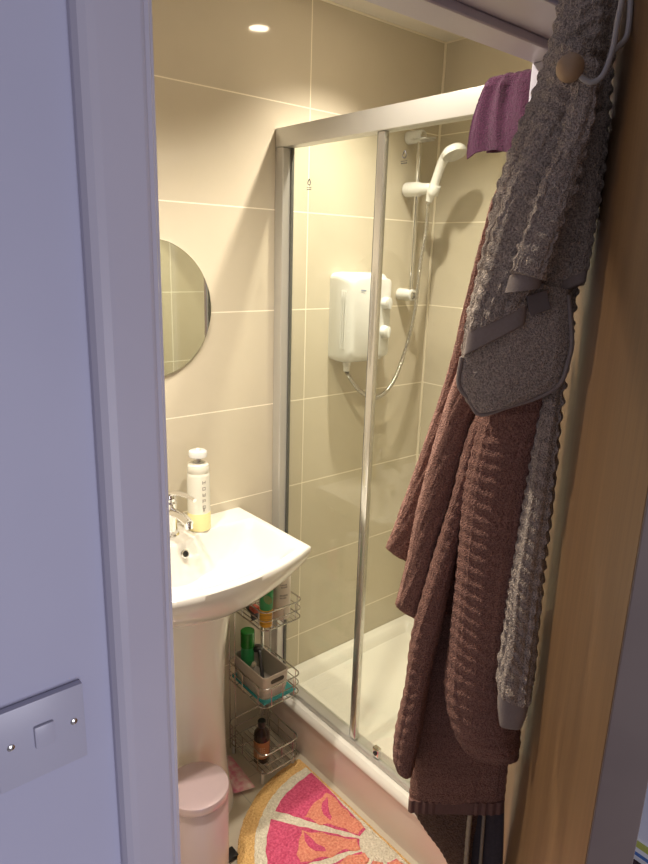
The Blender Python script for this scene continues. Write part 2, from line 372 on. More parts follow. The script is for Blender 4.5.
T = {
 'A':(0.33,[(0.1494, 0.0753, 0.1369, 0.0754),(0.1713, -0.0384, 0.148, -0.0504),(0.1891, -0.1503, 0.1598, -0.1592),(0.216, -0.2661, 0.1763, -0.2616),(0.2459, -0.3789, 0.197, -0.3717),(0.264, -0.4407, 0.2258, -0.4594)]),
 'B':(0.36,[(0.1496, 0.0131, 0.1301, 0.0136),(0.1623, -0.101, 0.1306, -0.112),(0.1879, -0.2118, 0.1415, -0.2211),(0.2101, -0.3313, 0.1643, -0.34),(0.2257, -0.4514, 0.1829, -0.452),(0.2372, -0.5114, 0.1951, -0.5317)]),
 'C':(0.385,[(0.1139, -0.1461, 0.0895, -0.1442),(0.1455, -0.2154, 0.1201, -0.2263),(0.1636, -0.316, 0.1372, -0.3124),(0.1814, -0.4083, 0.1528, -0.4188),(0.2041, -0.5404, 0.1638, -0.532),(0.2077, -0.6263, 0.1737, -0.6182),(0.2176, -0.718, 0.1796, -0.7079),(0.2162, -0.7696, 0.1851, -0.7645),(0.1986, -0.7985, 0.1893, -0.7957)]),
 'B2':(0.365,[(0.14, -0.2197, 0.0824, -0.2138),(0.1583, -0.3224, 0.0983, -0.3142),(0.1697, -0.4472, 0.114, -0.4373),(0.182, -0.582, 0.1238, -0.5692),(0.1899, -0.69, 0.1285, -0.6923)]),
 'D':(0.35,[(0.1777, -0.5222, 0.0504, -0.497),(0.1885, -0.6284, 0.0473, -0.5957),(0.1937, -0.7398, 0.0454, -0.7002),(0.1937, -0.8167, 0.044, -0.7731),(0.1934, -0.8986, 0.0423, -0.8526)]),
 'E':(0.41,[(0.1274, -0.162, 0.0462, -0.1549),(0.1394, -0.2352, 0.0499, -0.2251),(0.1463, -0.3046, 0.0528, -0.3192),(0.1461, -0.4206, 0.0531, -0.4335),(0.1471, -0.5293, 0.0509, -0.5556),(0.1478, -0.6112, 0.0414, -0.6096),(0.1349, -0.6673, 0.0372, -0.6498),(0.1131, -0.7047, 0.0338, -0.6826),(0.0862, -0.7181, 0.0343, -0.705)]),
 'F':(0.335,[(0.1924, -0.9006, 0.0806, -0.8655),(0.1657, -0.9481, 0.0822, -0.9204),(0.1326, -0.9875, 0.0843, -0.9707),(0.0977, -1.0481, 0.0847, -1.0433)]),
 'G':(0.325,[(0.0946, -0.8594, 0.0423, -0.8434),(0.0934, -0.9302, 0.0372, -0.9117),(0.0913, -1.0139, 0.031, -0.9923)]),
 'Hc':(0.4,[(0.0604, -0.1393, 0.0362, -0.1373),(0.0652, -0.2034, 0.0342, -0.2131),(0.0674, -0.2974, 0.0316, -0.32),(0.0721, -0.4125, 0.0312, -0.4347),(0.0749, -0.5043, 0.0269, -0.5569),(0.0766, -0.5847, 0.0292, -0.5977),(0.0714, -0.6247, 0.0297, -0.6308),(0.0648, -0.6652, 0.0349, -0.659)]),
 'I':(0.43,[(0.0949, 0.3181, 0.0441, 0.3139),(0.0914, 0.2641, 0.0417, 0.2608),(0.0981, 0.2178, 0.0392, 0.2057),(0.1113, 0.1699, 0.0376, 0.1482),(0.1295, 0.1197, 0.0315, 0.0781),(0.1426, 0.0508, 0.0411, 0.0148),(0.1506, -0.0106, 0.0464, -0.0292),(0.1595, -0.0692, 0.0364, -0.0853),(0.1621, -0.1238, 0.0369, -0.1086),(0.1625, -0.1487, 0.0422, -0.1387),(0.1327, -0.1851, 0.087, -0.167)]),
 'J':(0.45,[(0.0874, 0.2211, 0.0507, 0.2193),(0.097, 0.1748, 0.0513, 0.1639),(0.1162, 0.1166, 0.0589, 0.1061),(0.134, 0.0496, 0.0752, 0.0452),(0.1449, -0.0102, 0.0796, 0.0006),(0.1557, -0.0674, 0.0874, -0.0357),(0.1583, -0.1062, 0.091, -0.0638)]),
 'K':(0.475,[(0.0752, 0.122, 0.0501, 0.1216),(0.09, 0.0785, 0.0587, 0.0737),(0.1028, 0.028, 0.0677, 0.0236),(0.11, -0.0035, 0.0747, -0.0128),(0.1151, -0.0271, 0.082, -0.0311)]),
 'M':(0.455,[(0.0657, 0.1347, 0.0343, 0.1623),(0.0646, 0.0756, 0.0278, 0.0757),(0.0647, 0.0243, 0.0272, 0.0251),(0.0667, -0.04, 0.0285, -0.02)]),
}
def merge(bm, other):
    me = bpy.data.meshes.new('t'); other.to_mesh(me); other.free(); bm.from_mesh(me); bpy.data.meshes.remove(me)
def extend_up(rows, s, z, w0, w1): return [(w0, z, w1, z)]+rows
# brown bath towel, gathered over the hook and falling in rolled folds
bt = empty('bath_towel', PD(.38, .12, .26))
bm = NB()
A = [(.085, .27, .055, .27), (.105, .18, .08, .18), (.125, .12, .105, .12)]+T['A'][1]
merge(bm, strip(T['A'][0]-.006, A, .022, .020, .0012, .0010, round_end=.03, seed=1))
merge(bm, strip(T['B'][0]+.004, [(.10, .15, .07, .15)]+T['B'][1], .030, .020, .0012, .0010, round_end=.03, seed=2))
merge(bm, strip(T['B2'][0]-.024, [(.12, -.05, .06, -.05), (.13, -.13, .07, -.13)]+T['B2'][1], .014, .020, .0022, seed=3))
merge(bm, strip(T['C'][0], [(.105, -.05, .08, -.05)]+T['C'][1], .030, .021, .0035, .0010, round_end=.03, seed=4))
merge(bm, strip(.338, [tuple(r) for r in T['B2'][1]], .016, .021, .002, seed=5, folds=2))
obj('towel_fold', bm, 'brown_terry', bt)
bm = NB(); merge(bm, strip(T['E'][0], [(.12, -.06, .05, -.06)]+T['E'][1], .030, .019, .0038, .0011, round_end=.05, seed=6, square=.85, mid=.62)); obj('front_fold', bm, 'brown_terry', bt)
D = T['D'][1]
obj('lower_panel', strip(T['D'][0], D[:-1]+[(.1935, -.885, .0428, -.840)], .016, .019, .0030, round_end=.01, seed=7), 'brown_terry', bt)
obj('hem', strip(T['D'][0]+.002, [(.1945, -.874, .0422, -.832), (.1943, -.887, .042, -.845), (.194, -.902, .0418, -.858)], .0175, hem=1, round_end=.004, square=.4, folds=13, fa=.10), 'brown_hem', bt, label='flat woven hem')
tag(bt, 'brown ribbed bath towel hanging in long rolled folds from the door hook', 'towel')
# darker striped cloth under it
obj('striped_cloth', strip(T['F'][0], [(.185, -.84, .08, -.82)]+T['F'][1], .008, .013, .0030, .0003, round_end=.01, seed=8, diag=.55), terry('dark brown stripe', (.10, .052, .035), (.22, .125, .085), 300), org=PD(.33, .13, -.9))
tag(bpy.data.objects['striped_cloth'], 'dark brown striped cloth showing below the hem of the brown bath towel', 'cloth')
# grey garment tail with cream piping
g = empty('garment', PD(.32, .06, -.85))
obj('panel', strip(T['G'][0], [(.095, -.78, .043, -.77)]+T['G'][1], .007, nz=.0004, amp=0, round_end=.01), 'dark_cloth', g)
cp = strip(.346, [(.098, -.80, .092, -.80), (.0965, -.86, .0895, -.86), (.0955, -.93, .089, -.93), (.094, -1.01, .087, -1.01)], .009, .02, .003, .0008, round_end=.005)
merge(cp, strip(.3275, [(.073, -.80, .0705, -.80), (.0725, -.86, .0700, -.86), (.0705, -.93, .0680, -.93), (.068, -1.01, .0655, -1.01)], .009, .02, 0, .0002, round_end=.005))
obj('piping', cp, 'cream_cloth', g, label='cream piping')
tag(g, 'dark grey garment tail with cream piping hanging below the brown towel', 'clothing')
# grey bath towel, long column next to the door face
gt = empty('bath_towel', PD(.38, .05, .2))
hc = T['Hc'][1]
obj('towel_fold', strip(T['Hc'][0], [(.058, .05, .036, .05), (.058, -.04, .036, -.04), (.0612, -.1364, .0375, -.1344), (.0663, -.197, .0363, -.2065), (.0688, -.285, .0345, -.3067), (.0736, -.391, .0348, -.4121), (.0765, -.4728, .0315, -.5221), (.0784, -.542, .0344, -.5541), (.0755, -.558, .0343, -.567)], .024, .0185, .0042, .0016, round_end=.004, seed=11, ds=.07, mid=.75), 'grey_terry', gt)
obj('hem', strip(.47, [(.0750, -.556, .0343, -.563), (.0739, -.578, .0350, -.580), (.0678, -.6098, .0401, -.6071)], .019, hem=1, round_end=.02), 'grey_hem', gt, label='flat woven hem')
tag(gt, 'long grey ribbed towel hanging nearest the wooden door, behind the brown towel', 'towel')
# grey hand towel in front
ht = empty('hand_towel', PD(.43, .08, .28))
obj('back_layer', strip(T['I'][0], T['I'][1][:9], .024, .0165, .0034, .0016, round_end=.004, seed=12, diag=.55, square=.7, mid=1.0), 'grey_terry', ht)
obj('front_layer', strip(T['J'][0]+.004, T['J'][1][:6]+[(.157, -.088, .0895, -.049)], .020, .0165, .0034, .0016, round_end=.004, seed=13, diag=-.5, mid=1.0), 'grey_terry', ht)
obj('lower_corner', strip(T['I'][0]+.014, T['I'][1][6:9]+[(.1625, -.1487, .0422, -.1387), (.150, -.172, .066, -.156), (.1327, -.1851, .100, -.172)], .017, .0165, .0014, .0009, round_end=.004, seed=14, mid=1.3, diag=.8), 'grey_terry', ht)
bm = NB(); merge(bm, strip(T['J'][0]+.004, [(.1568, -.080, .089, -.040), (.1580, -.1000, .0905, -.0570), (.1585, -.113, .0912, -.072)], .0215, hem=1, round_end=.004, square=.5))
obj('hem', bm, 'grey_hem', ht, label='flat woven hem')
bm = NB(); tube(bm, smoothpath([PD(.428, .0466, -.035), PD(.43, .037, -.0853), PD(.43, .0375, -.1086), PD(.43, .044, -.1387), PD(.43, .068, -.158), PD(.43, .10, -.172), PD(.43, .1327, -.1851), PD(.43, .148, -.168), PD(.43, .1625, -.1487), PD(.43, .1615, -.115)], 8), .0028, 8)
for v in bm.verts: v.co = v.co+dD*(-.008)
obj('edge_binding', bm, 'grey_hem', ht)
obj('rolled_fold', strip(T['K'][0]+.006, [(.066, .20, .050, .20), (.070, .16, .046, .16)]+T['K'][1][:4]+[(.1125, -.0125, .0775, -.019)], .015, .0165, .0034, .0016, round_end=.003, seed=15, mid=.9), 'grey_terry', ht)
# open rolled end of the hem: a short cuff you can see into
b2 = NB(); n = 36; rg = []
for (cw, cz, rw, rs) in [(.0955, -.012, .0185, .014), (.0985, -.031, .0190, .0150), (.0985, -.0315, .0170, .0130), (.0955, -.010, .0165, .0120)]:
    rg.append([PD(.447+rs*math.sin(2*PI*k/n), cw+rw*math.cos(2*PI*k/n), cz-.18*rw*math.cos(2*PI*k/n)) for k in range(n)])
loft(b2, rg, False, True); obj('rolled_hem', b2, 'grey_hem', ht, label='rolled over hem with an open end')
obj('side_flap', strip(T['M'][0]-.02, T['M'][1][:3]+[(.0667, -.028, .0285, -.008)], .016, .0165, .0034, .0016, round_end=.003, seed=16), 'grey_terry', ht)
obj('side_hem', strip(T['M'][0]-.02, [(.0666, -.026, .0285, -.006), (.0667, -.033, .0285, -.014), (.0667, -.040, .0290, -.021)], .0165, hem=1, round_end=.004, square=.5), 'grey_hem', ht)
obj('back_roll', strip(.415, [(.052, .31, .030, .31), (.052, .2, .028, .2), (.048, .1, .022, .1), (.046, .02, .027, .02), (.047, -.03, .030, -.025)], .020, .0165, .0038, .0018, round_end=.01, seed=17), 'grey_terry', ht)
obj('care_label', strip(.468, [(.093, -.038, .071, -.030), (.090, -.050, .068, -.042), (.086, -.060, .064, -.050)], .0015, hem=1, round_end=.001, square=.5), mat('care label', (.17, .14, .13), .8), ht, label='small woven care label')
tag(ht, 'grey ribbed hand towel draped over the front of the hook, its corner folded over', 'towel')

# ------------------------------------------------------------ mirror
mr = empty('mirror', (.81, WY, -.345))
n = 96; bm = NB()
lathe(bm, [(.180, 0), (.1885, .001), (.1885, .0045)], (.81, WY-.0005, -.155), n, (0, -1, 0)); obj('backing', bm, 'alu', mr)
obj('mirror_glass', lathe(NB(), [(.1893, 0), (.1893, .0028), (.1885, .003)], (.81, WY-.005, -.155), n, (0, -1, 0)), 'mirror', mr, sharp=2)
tag(mr, 'round frameless mirror on the tiled wall above the basin', 'mirror')

# ------------------------------------------------------------ basin
BC = .805; BWD = .296
bs = empty('wash_basin', (BC, WY-.2, F0))
def basin_front(x):  # x in -1..1
    return .368+.068*(1-x*x)
def outer(a):
    """outline of the rim, a in 0..1 round from back-left"""
    pass
def rimpt(u, v, inset=0):
    # rounded front corners
    w = BWD-inset
    X = u*w*(1-.018*(1-v)); front = basin_front(u)-inset
    Y = v*front
    return BC+X, WY-.0005-Y
N1, N2 = 150, 110
bm = NB(); grid = []
def basin_z(x, y):
    # distances to inner outline of the bowl
    u = (x-BC)/BWD; d = WY-y; fr = basin_front(u)
    back = .098+.040*math.exp(-((x-BC)/.075)**2)
    e = min(x-(BC-BWD)-.020, (BC+BWD)-.020-x, fr-.026-d, d-back)
    z = -.80
    if e > 0:
        ex = min(x-(BC-BWD)-.020, (BC+BWD)-.020-x); ef = fr-.026-d; eb = d-back
        s = 1
        s *= 1-math.exp(-(ex/.075)**1.25); s *= 1-math.exp(-(ef/.075)**1.25); s *= 1-math.exp(-(eb/.024)**1.5)
        z -= .135*s
    # soft outer edge
    eo = min(x-(BC-BWD), (BC+BWD)-x, fr-d)
    if eo < .006: z -= .004*(1-max(0, eo)/.006)**2
    # raised lip at inner edge
    if -.012 < e < 0: z -= 0
    return z
for j in range(N2+1):
    row = []
    for i in range(N1+1):
        u = -1+2*i/N1; v = j/N2
        u2 = math.copysign(abs(u)**.9, u)
        x, y = rimpt(u2, v)
        row.append(bm.verts.new((x, y, basin_z(x, y))))
    grid.append(row)
for j in range(N2):
    for i in range(N1): bm.faces.new((grid[j][i], grid[j][i+1], grid[j+1][i+1], grid[j+1][i]))
border = [grid[0][i] for i in range(N1+1)]+[grid[j][N1] for j in range(1, N2+1)]+[grid[N2][i] for i in range(N1-1, -1, -1)]+[grid[j][0] for j in range(N2-1, 0, -1)]
nb = len(border); prev = border
def pedpt(ang, w, yb, yf):
    return None
for k in range(1, 15):
    s = k/14; th = s*PI/2
    a = (1-math.cos(th))*.86+.0*s; dz = .016+.116*math.sin(th)**1.15
    if k == 1: a = .0; dz = .022
    ring = []
    for v in border:
        x, y, z = v.co
        tx = BC+(x-BC)*.40; ty = WY-.001-(WY-y)*(.72 if y < WY-.01 else 1)
        cxf = abs(x-BC)/BWD
        ring.append(bm.verts.new((x+(tx-x)*a, y+(ty-y)*a*1.0, -.80-dz*(1-.25*cxf*(1-s)))))
    for q in range(nb): bm.faces.new((prev[q], prev[(q+1) % nb], ring[(q+1) % nb], ring[q]))
    prev = ring
bm.faces.new(prev[::-1])
bowl = obj('bowl', bm, 'porcelain', bs, sharp=50)
# pedestal
def dring(w, yb, yf, z, n=64, p=2.6):
    out = []
    cy = (yb+yf)/2; hy = (yb-yf)/2
    for k in range(n):
        a = 2*PI*k/n; c, s = math.cos(a), math.sin(a)
        out.append((BC+w*math.copysign(abs(c)**(2/p), c), cy+hy*math.copysign(abs(s)**(2/p), s), z))
    return out
rs = []
for z, w, yf in [(-.912, .132, 1.395), (-1.02, .118, 1.41), (-1.12, .112, 1.425), (-1.3, .110, 1.435), (-1.48, .113, 1.43), (-1.58, .118, 1.42), (-1.635, .126, 1.408), (-1.655, .128, 1.405), (F0, .128, 1.405)]:
    rs.append(dring(w, WY-.03, yf, z))
bm = NB(); loft(bm, rs); obj('pedestal', bm, 'porcelain', bs, sharp=60)
bm = NB(); lathe(bm, [(.0105, 0), (.0125, .002), (.0105, .004), (.0085, .004), (.0075, .001)], (.817, 1.5425, -.828), 28, (0, -1, .55)); ov = obj('overflow_ring', bm, 'chrome', bs, label='chrome overflow ring')
obj('overflow_hole', lathe(NB(), [(.0078, 0), (.0078, .0022)], (.817, 1.5425, -.828), 24, (0, -1, .55)), 'spout_dark', ov)
obj('plug_waste', lathe(NB(), [(.030, 0), (.031, .002), (.022, .004), (.012, .003), (0, .003)], (BC, 1.45, -.9365), 32), 'chrome', bs, label='chrome waste in the bowl')
tag(bs, 'white ceramic pedestal basin with a curved front under the round mirror', 'basin')
# tap
tp = empty('basin_tap', (.818, 1.632, -.80))
bm = NB(); lathe(bm, [(.027, 0), (.027, .004), (.023, .008), (.021, .03), (.022, .095), (.0235, .102), (.020, .108)], (.818, 1.632, -.802), 32); obj('tap_body', bm, 'chrome', tp)
bm = NB(); tube(bm, smoothpath([(.818, 1.632, -.728), (.818, 1.59, -.722), (.818, 1.545, -.722), (.818, 1.515, -.728)], 6), [.013]*18+[.0125], 20)
tube(bm, [(.818, 1.521, -.724), (.818, 1.519, -.742)], .0115, 18)
obj('spout', bm, 'chrome', tp)
bm = NB(); lathe(bm, [(.020, 0), (.0215, .008), (.019, .02), (.010, .027), (0, .028)], (.818, 1.632, -.695), 28)
pth = smoothpath([(.818, 1.640, -.682), (.820, 1.60, -.662), (.825, 1.55, -.655), (.831, 1.505, -.658)], 6)
for i, p in enumerate(pth):
    pass
b3 = NB(); tube(b3, pth, [.009-.003*i/len(pth) for i in range(len(pth))], 14)
for v in b3.verts: v.co.z = -.665+(v.co.z+.665)*1.0
merge(bm, b3); obj('tap_lever', bm, 'chrome', tp)
tag(tp, 'chrome mixer tap with a lever handle at the back of the white basin', 'tap')
# hand wash bottle on the basin
sb = empty('hand_wash_bottle', (.908, 1.620, -.80))
c0 = (.908, 1.620, -.8005)
obj('bottle_body', lathe(NB(), [(.029, 0), (.0325, .004), (.0335, .06), (.0335, .17), (.0325, .176), (.031, .178), (.0315, .182), (.0325, .186), (.0325, .196), (.030, .203), (.018, .207)], c0, 40), 'soap_shell', sb)
obj('liquid', lathe(NB(), [(.0335, .003), (.0341, .008), (.0341, .056), (.0336, .057)], c0, 40), 'soap_liquid', sb, label='yellow liquid in the lower quarter')
obj('pump_collar', lathe(NB(), [(.017, .206), (.017, .210), (.009, .2115), (.008, .222), (.010, .224)], c0, 28), 'alu', sb)
obj('pump_head', lathe(NB(), [(.020, .224), (.0265, .227), (.0270, .240), (.025, .2435), (.010, .245), (.007, .250), (0, .252)], c0, 36), 'white_plastic', sb)
def curved_text(name, lines, c, R, ang0, parent, m, w=.002, h=.002):
    bm = NB()
    for (da, z0, dz, wa) in lines:
        n = 4
        r0 = [(c[0]+(R)*math.cos(ang0+da+wa*k/n), c[1]+(R)*math.sin(ang0+da+wa*k/n)) for k in range(n+1)]
        r1 = [(c[0]+(R+.0005)*math.cos(ang0+da+wa*k/n), c[1]+(R+.0005)*math.sin(ang0+da+wa*k/n)) for k in range(n+1)]
        poly = r0+r1[::-1]; loft(bm, [[(x, y, z0+c[2]) for x, y in poly], [(x, y, z0+dz+c[2]) for x, y in poly]])
    return obj(name, bm, m, parent, smooth=False)
lab = []
aV = math.atan2(-1.605, -.893)   # facing the door
zz = .158
for g_ in [(0, 1, 0), (1, 0, 1), (0, 1, 1), (1, 1, 0), (1, 0, 1)]:
    for i, on in enumerate(g_):
        if on: lab.append((.32, zz-i*.004, .0022, .30))
    lab.append((.32, zz-.008, .010, .06)); lab.append((.58, zz-.006, .008, .05))
    zz -= .019
lab += [(.36, .066, .012, .14)]
curved_text('label_print', lab, c0, .0334, aV, sb, 'label_grey')
tag(sb, 'tall frosted pump bottle with yellow liquid, on the basin beside the tap', 'bottle')

# ------------------------------------------------------------ shower tray, floor level to ledge
TX = 1.205; TT = -1.517
tr = empty('shower_tray', ((TX+WX)/2, (WY+BY)/2, F0))
bm = NB(); box(bm, (TX, BY+.003, F0), (TX+.02, WY-.001, TT-.002), .001, 1); obj('riser_panel', bm, 'tray_face', tr, smooth=False)
# pan with raised rim
bm = NB(); x0, x1, y0, y1 = TX-.004, WX-.002, BY+.003, WY-.002
NX, NY = 60, 70; g = []
for j in range(NY+1):
    row = []
    for i in range(NX+1):
        u = i/NX; v = j/NY; x = x0+(x1-x0)*(u*u*(3-2*u)*.5+u*.5); y = y0+(y1-y0)*(v*v*(3-2*v)*.5+v*.5)
        e = min(x-(x0+.07), x1-.035-x, y-(y0+.035), y1-.035-y)
        z = -1.498-.035*sstep(0, .03, e)-.006*sstep(.03, .3, e)
        if x < x0+.014: z = -1.498-.016*(1-(x-x0)/.014)**1.5
        row.append(bm.verts.new((x, y, z)))
    g.append(row)
for j in range(NY):
    for i in range(NX): bm.faces.new((g[j][i], g[j][i+1], g[j+1][i+1], g[j+1][i]))
bd = [g[0][i] for i in range(NX+1)]+[g[j][NX] for j in range(1, NY+1)]+[g[NY][i] for i in range(NX-1, -1, -1)]+[g[j][0] for j in range(NY-1, 0, -1)]
lo = [bm.verts.new((v.co.x, v.co.y, -1.545 if v.co.x > x0+.02 else -1.520)) for v in bd]; nb = len(bd)
for q in range(nb): bm.faces.new((bd[q], bd[(q+1) % nb], lo[(q+1) % nb], lo[q]))
obj('tray_pan', bm, 'acrylic', tr, sharp=40)
obj('waste_cover', lathe(NB(), [(.045, 0), (.045, .003), (.035, .007), (0, .008)], (1.60, 1.0, -1.541), 32), 'chrome', tr)
tag(tr, 'white shower tray with a raised front ledge beside the citrus rug', 'shower tray')

# ------------------------------------------------------------ shower screen
GX = 1.25
ss = empty('shower_screen', (GX, (WY+BY)/2, -1.498))
bm = NB(); box(bm, (GX-.022, BY+.004, .303), (GX+.022, WY-.001, .357), .003, 2); obj('header_rail', bm, 'alu', ss)
bm = NB(); box(bm, (GX-.022, WY-.040, -1.497), (GX+.022, WY-.001, .303), .002, 1); obj('wall_channel', bm, 'alu', ss)
bm = NB(); box(bm, (GX-.022, BY+.004, -1.497), (GX+.022, BY+.034, .303), .002, 1); obj('wall_channel', bm, 'alu', ss)
bm = NB(); box(bm, (GX-.020, BY+.03, -1.4975), (GX+.022, WY-.040, -1.478), .002, 1); obj('bottom_track', bm, 'alu', ss)
fp = obj('fixed_panel', box(NB(), (GX+.008, 1.262, -1.482), (GX+.014, WY-.038, .306)), 'glass', ss, smooth=False)
obj('panel_seal', box(NB(), (GX+.006, WY-.0455, -1.477), (GX+.016, WY-.0395, .303)), 'seal', fp, smooth=False, label='dark rubber seal')
obj('edge_profile', box(NB(), (GX+.003, 1.262, -1.477), (GX+.019, 1.278, .303), .002, 1), 'bright_metal', fp)
sp = obj('sliding_panel', box(NB(), (GX-.012, BY+.05, -1.474), (GX-.006, 1.272, .303)), 'glass', ss, smooth=False)
obj('edge_profile', box(NB(), (GX-.018, 1.243, -1.474), (GX-.001, 1.267, .303), .003, 2), 'bright_metal', sp)
obj('edge_seal', box(NB(), (GX-.014, 1.267, -1.474), (GX-.005, 1.273, .303), .001, 1), 'seal', sp, label='dark rubber edge seal')
bm = NB(); box(bm, (GX-.017, 1.140, -1.475), (GX-.002, 1.165, -1.443), .003, 2); gd = obj('panel_guide', bm, 'chrome', sp, label='small chrome guide clip')
bm = NB(); lathe(bm, [(.007, 0), (.007, .004), (.003, .005)], (GX-.017, 1.152, -1.459), 18, (-1, 0, 0)); obj('guide_roller', bm, 'black', gd)
def drop_mark(y, z, x, parent):
    bm = NB(); pts = []
    for k in range(26):
        a = 2*PI*k/26; r = .0058
        yy = r*math.sin(a); zz = -r*1.1*math.cos(a)
        if math.cos(a) < 0: yy *= 1-.55*(-math.cos(a))**1.5; zz *= 1.55
        pts.append((x-.0002, y+yy, z+zz))
    tube(bm, pts+[pts[0]], .0013, 6)
    for k in range(2): box(bm, (x-.0006, y-.0105+.001*k, z-.014-.0045*k), (x, y+.0105-.001*k, z-.0125-.0045*k))
    for k in range(5): box(bm, (x-.0006, y-.0102+.0042*k, z-.0192), (x, y-.0078+.0042*k, z-.0182))
    return obj('etched_mark', bm, 'metal_dark', parent, smooth=False, label='small dark droplet mark with lines below')
drop_mark(1.567, .202, GX+.008, fp); drop_mark(1.178, .240, GX-.012, sp)
tag(ss, 'framed sliding glass shower screen with silver rails, standing on the white tray', 'shower screen')

# ------------------------------------------------------------ purple cloth over the rail
bm = NB(); n = 90; m_ = 46; rg = []
yc = .885; 
def cloth_pt(a, v, lay):
    pass
for layer in (0,):
    path = []
    # drape path in x,z: from outside bottom up over the rail and down inside
    for i in range(31): path.append((GX-.030-.004*math.sin(i/30*PI), .215+(.352-.215)*i/30))
    for i in range(1, 12): a = PI-PI*i/12; path.append((GX+.030*math.cos(a), .355+.013*math.sin(a)))
    for i in range(26): path.append((GX+.030, .352-(.352-.232)*i/25))
    grid = []
    for k, (px, pz) in enumerate(path):
        row = []; t = min(1, abs(k-36)/34)
        for j in range(n+1):
            u = -1+2*j/n
            wdt = .052+.034*t**.8
            fold = .0085*noise.noise(Vector((u*2.6+.4, 3.1, k*.008)))*1.6+.004*math.sin(u*11+2.5*noise.noise(Vector((u*2, k*.02, 0))))*(1-.65*t)+.0012*noise.noise(Vector((u*40, k*.9, 2)))
            x = px+(-1 if k < 36 else 1)*(fold+.006)*(1 if k < 30 or k > 42 else .35)
            z = pz+(.010*math.sin(u*2.5+.6)*t if k < 36 else 0)-(.35*wdt*max(0, abs(u)-.75)**1.5 if k < 36 else 0)
            if 30 <= k <= 42: z += .004*abs(math.sin(u*9))
            ed = noise.noise(Vector((u*30, k*.3, 0)))*.0012
            row.append(bm.verts.new((x+ed, yc+u*wdt+.004*math.sin(k*.12), z+ed)))
        grid.append(row)
    for a, b in zip(grid, grid[1:]):
        for j in range(n): bm.faces.new((a[j], a[j+1], b[j+1], b[j]))
bmesh.ops.recalc_face_normals(bm, faces=bm.faces)
bmesh.ops.solidify(bm, geom=bm.faces[:], thickness=.004)
obj('face_cloth', bm, 'purple', org=(GX, yc, .355), sharp=80)
tag(bpy.data.objects['face_cloth'], 'dark purple terry face cloth gathered over the silver shower screen rail', 'cloth')

# ------------------------------------------------------------ electric shower unit
es = empty('electric_shower', (1.545, WY, -.20))
rg = []
def rrect(cx, cz, w, h, r, y, n=8):
    out = []
    for (sx, sz, a0) in [(1, 1, 0), (-1, 1, 90), (-1, -1, 180), (1, -1, 270)]:
        for k in range(n+1):
            a = math.radians(a0+90*k/n); out.append((cx+sx*(w-r)+r*math.cos(a), y, cz+sz*(h-r)+r*math.sin(a)))
    return out
ux, uz = 1.553, -.198
for y, w, h, r in [(WY-.0005, .094, .146, .022), (WY-.022, .095, .147, .022), (WY-.028, .0965, .149, .024), (WY-.060, .0965, .149, .028), (WY-.085, .093, .146, .032), (WY-.098, .086, .139, .034), (WY-.104, .074, .127, .034)]:
    rg.append(rrect(ux, uz, w, h, r, y))
bm = NB(); loft(bm, rg); obj('cover', bm, 'white_plastic', es, sharp=45)
bm = NB()
for k in range(3): box(bm, (ux-.0985, WY-.066-.010*k, uz-.10), (ux-.0955, WY-.062-.010*k, uz+.09), .001, 1)
obj('side_ribs', bm, 'white_plastic', es)
bm = NB(); rr = [rrect(ux+.06, uz, .030, .132, .020, WY-.099), rrect(ux+.06, uz, .028, .130, .018, WY-.108), rrect(ux+.06, uz, .024, .126, .016, WY-.110)]; loft(bm, rr); obj('control_panel', bm, 'white_plastic', es)
for dz in (.05, -.045):
    bm = NB(); lathe(bm, [(.021, 0), (.021, .006), (.018, .018), (.015, .020), (0, .020)], (ux+.06, WY-.110, uz+dz), 32, (0, -1, 0)); box(bm, (ux+.057, WY-.139, uz+dz-.018), (ux+.063, WY-.128, uz+dz+.018), .002, 2)
    obj('control_knob', bm, 'white_plastic', es)
bm = NB()
lx = ux-.048; lz = uz+.090
for i, (w, h) in enumerate([(.0016, .006), (.0030, .0045), (.0012, .006), (.0034, .0045), (.0034, .0045), (.0034, .0045)]):
    box(bm, (lx, WY-.1046, lz), (lx+w, WY-.1035, lz+h)); lx += w+.0012
for k in range(10): box(bm, (ux-.048+.0018*k, WY-.1046, lz-.0055+.0016*math.sin(k*.5)), (ux-.048+.0018*(k+1), WY-.1035, lz-.0045+.0016*math.sin(k*.5)))
obj('logo_print', bm, 'print_blue', es, smooth=False, label='tiny blue maker logo with a swoosh')
bm = NB(); lathe(bm, [(.011, 0), (.011, .018), (.014, .020), (.014, .034)], (1.498, WY-.055, uz-.180), 24); obj('outlet', bm, 'white_plastic', es)
tag(es, 'white electric shower box on the tiled wall behind the glass', 'shower unit')

# riser rail with brackets, handset and hose
rl = empty('shower_riser_rail', (1.80, WY, -.12)); RX, RY = 1.795, 1.640
obj('rail_bar', tube(NB(), [(RX, RY, -.13), (RX, RY, .405)], .0085, 20), 'chrome', rl)
for zz in (.402, -.127):
    bm = NB(); lathe(bm, [(.019, 0), (.0215, .003), (.0205, .062), (.0195, .066), (.013, .067)], (RX, WY-.0005, zz), 32, (0, -1, 0)); br = obj('bracket', bm, 'white_plastic', rl)
    obj('bracket_cap', lathe(NB(), [(.0135, 0), (.0135, .003), (.010, .005), (0, .0055)], (RX, WY-.0665, zz), 28, (0, -1, 0)), 'chrome', br)
bm = NB(); tube(bm, smoothpath([(RX-.018, 1.655, .395), (RX-.030, 1.64, .388), (RX-.030, 1.60, .388), (RX, 1.59, .392), (RX+.030, 1.60, .396), (RX+.02, 1.65, .396)], 5), .003, 8); box(bm, (RX-.032, 1.60, .387), (RX+.030, 1.655, .391), .001, 1)
obj('hanger_clip', bm, 'alu', rl)
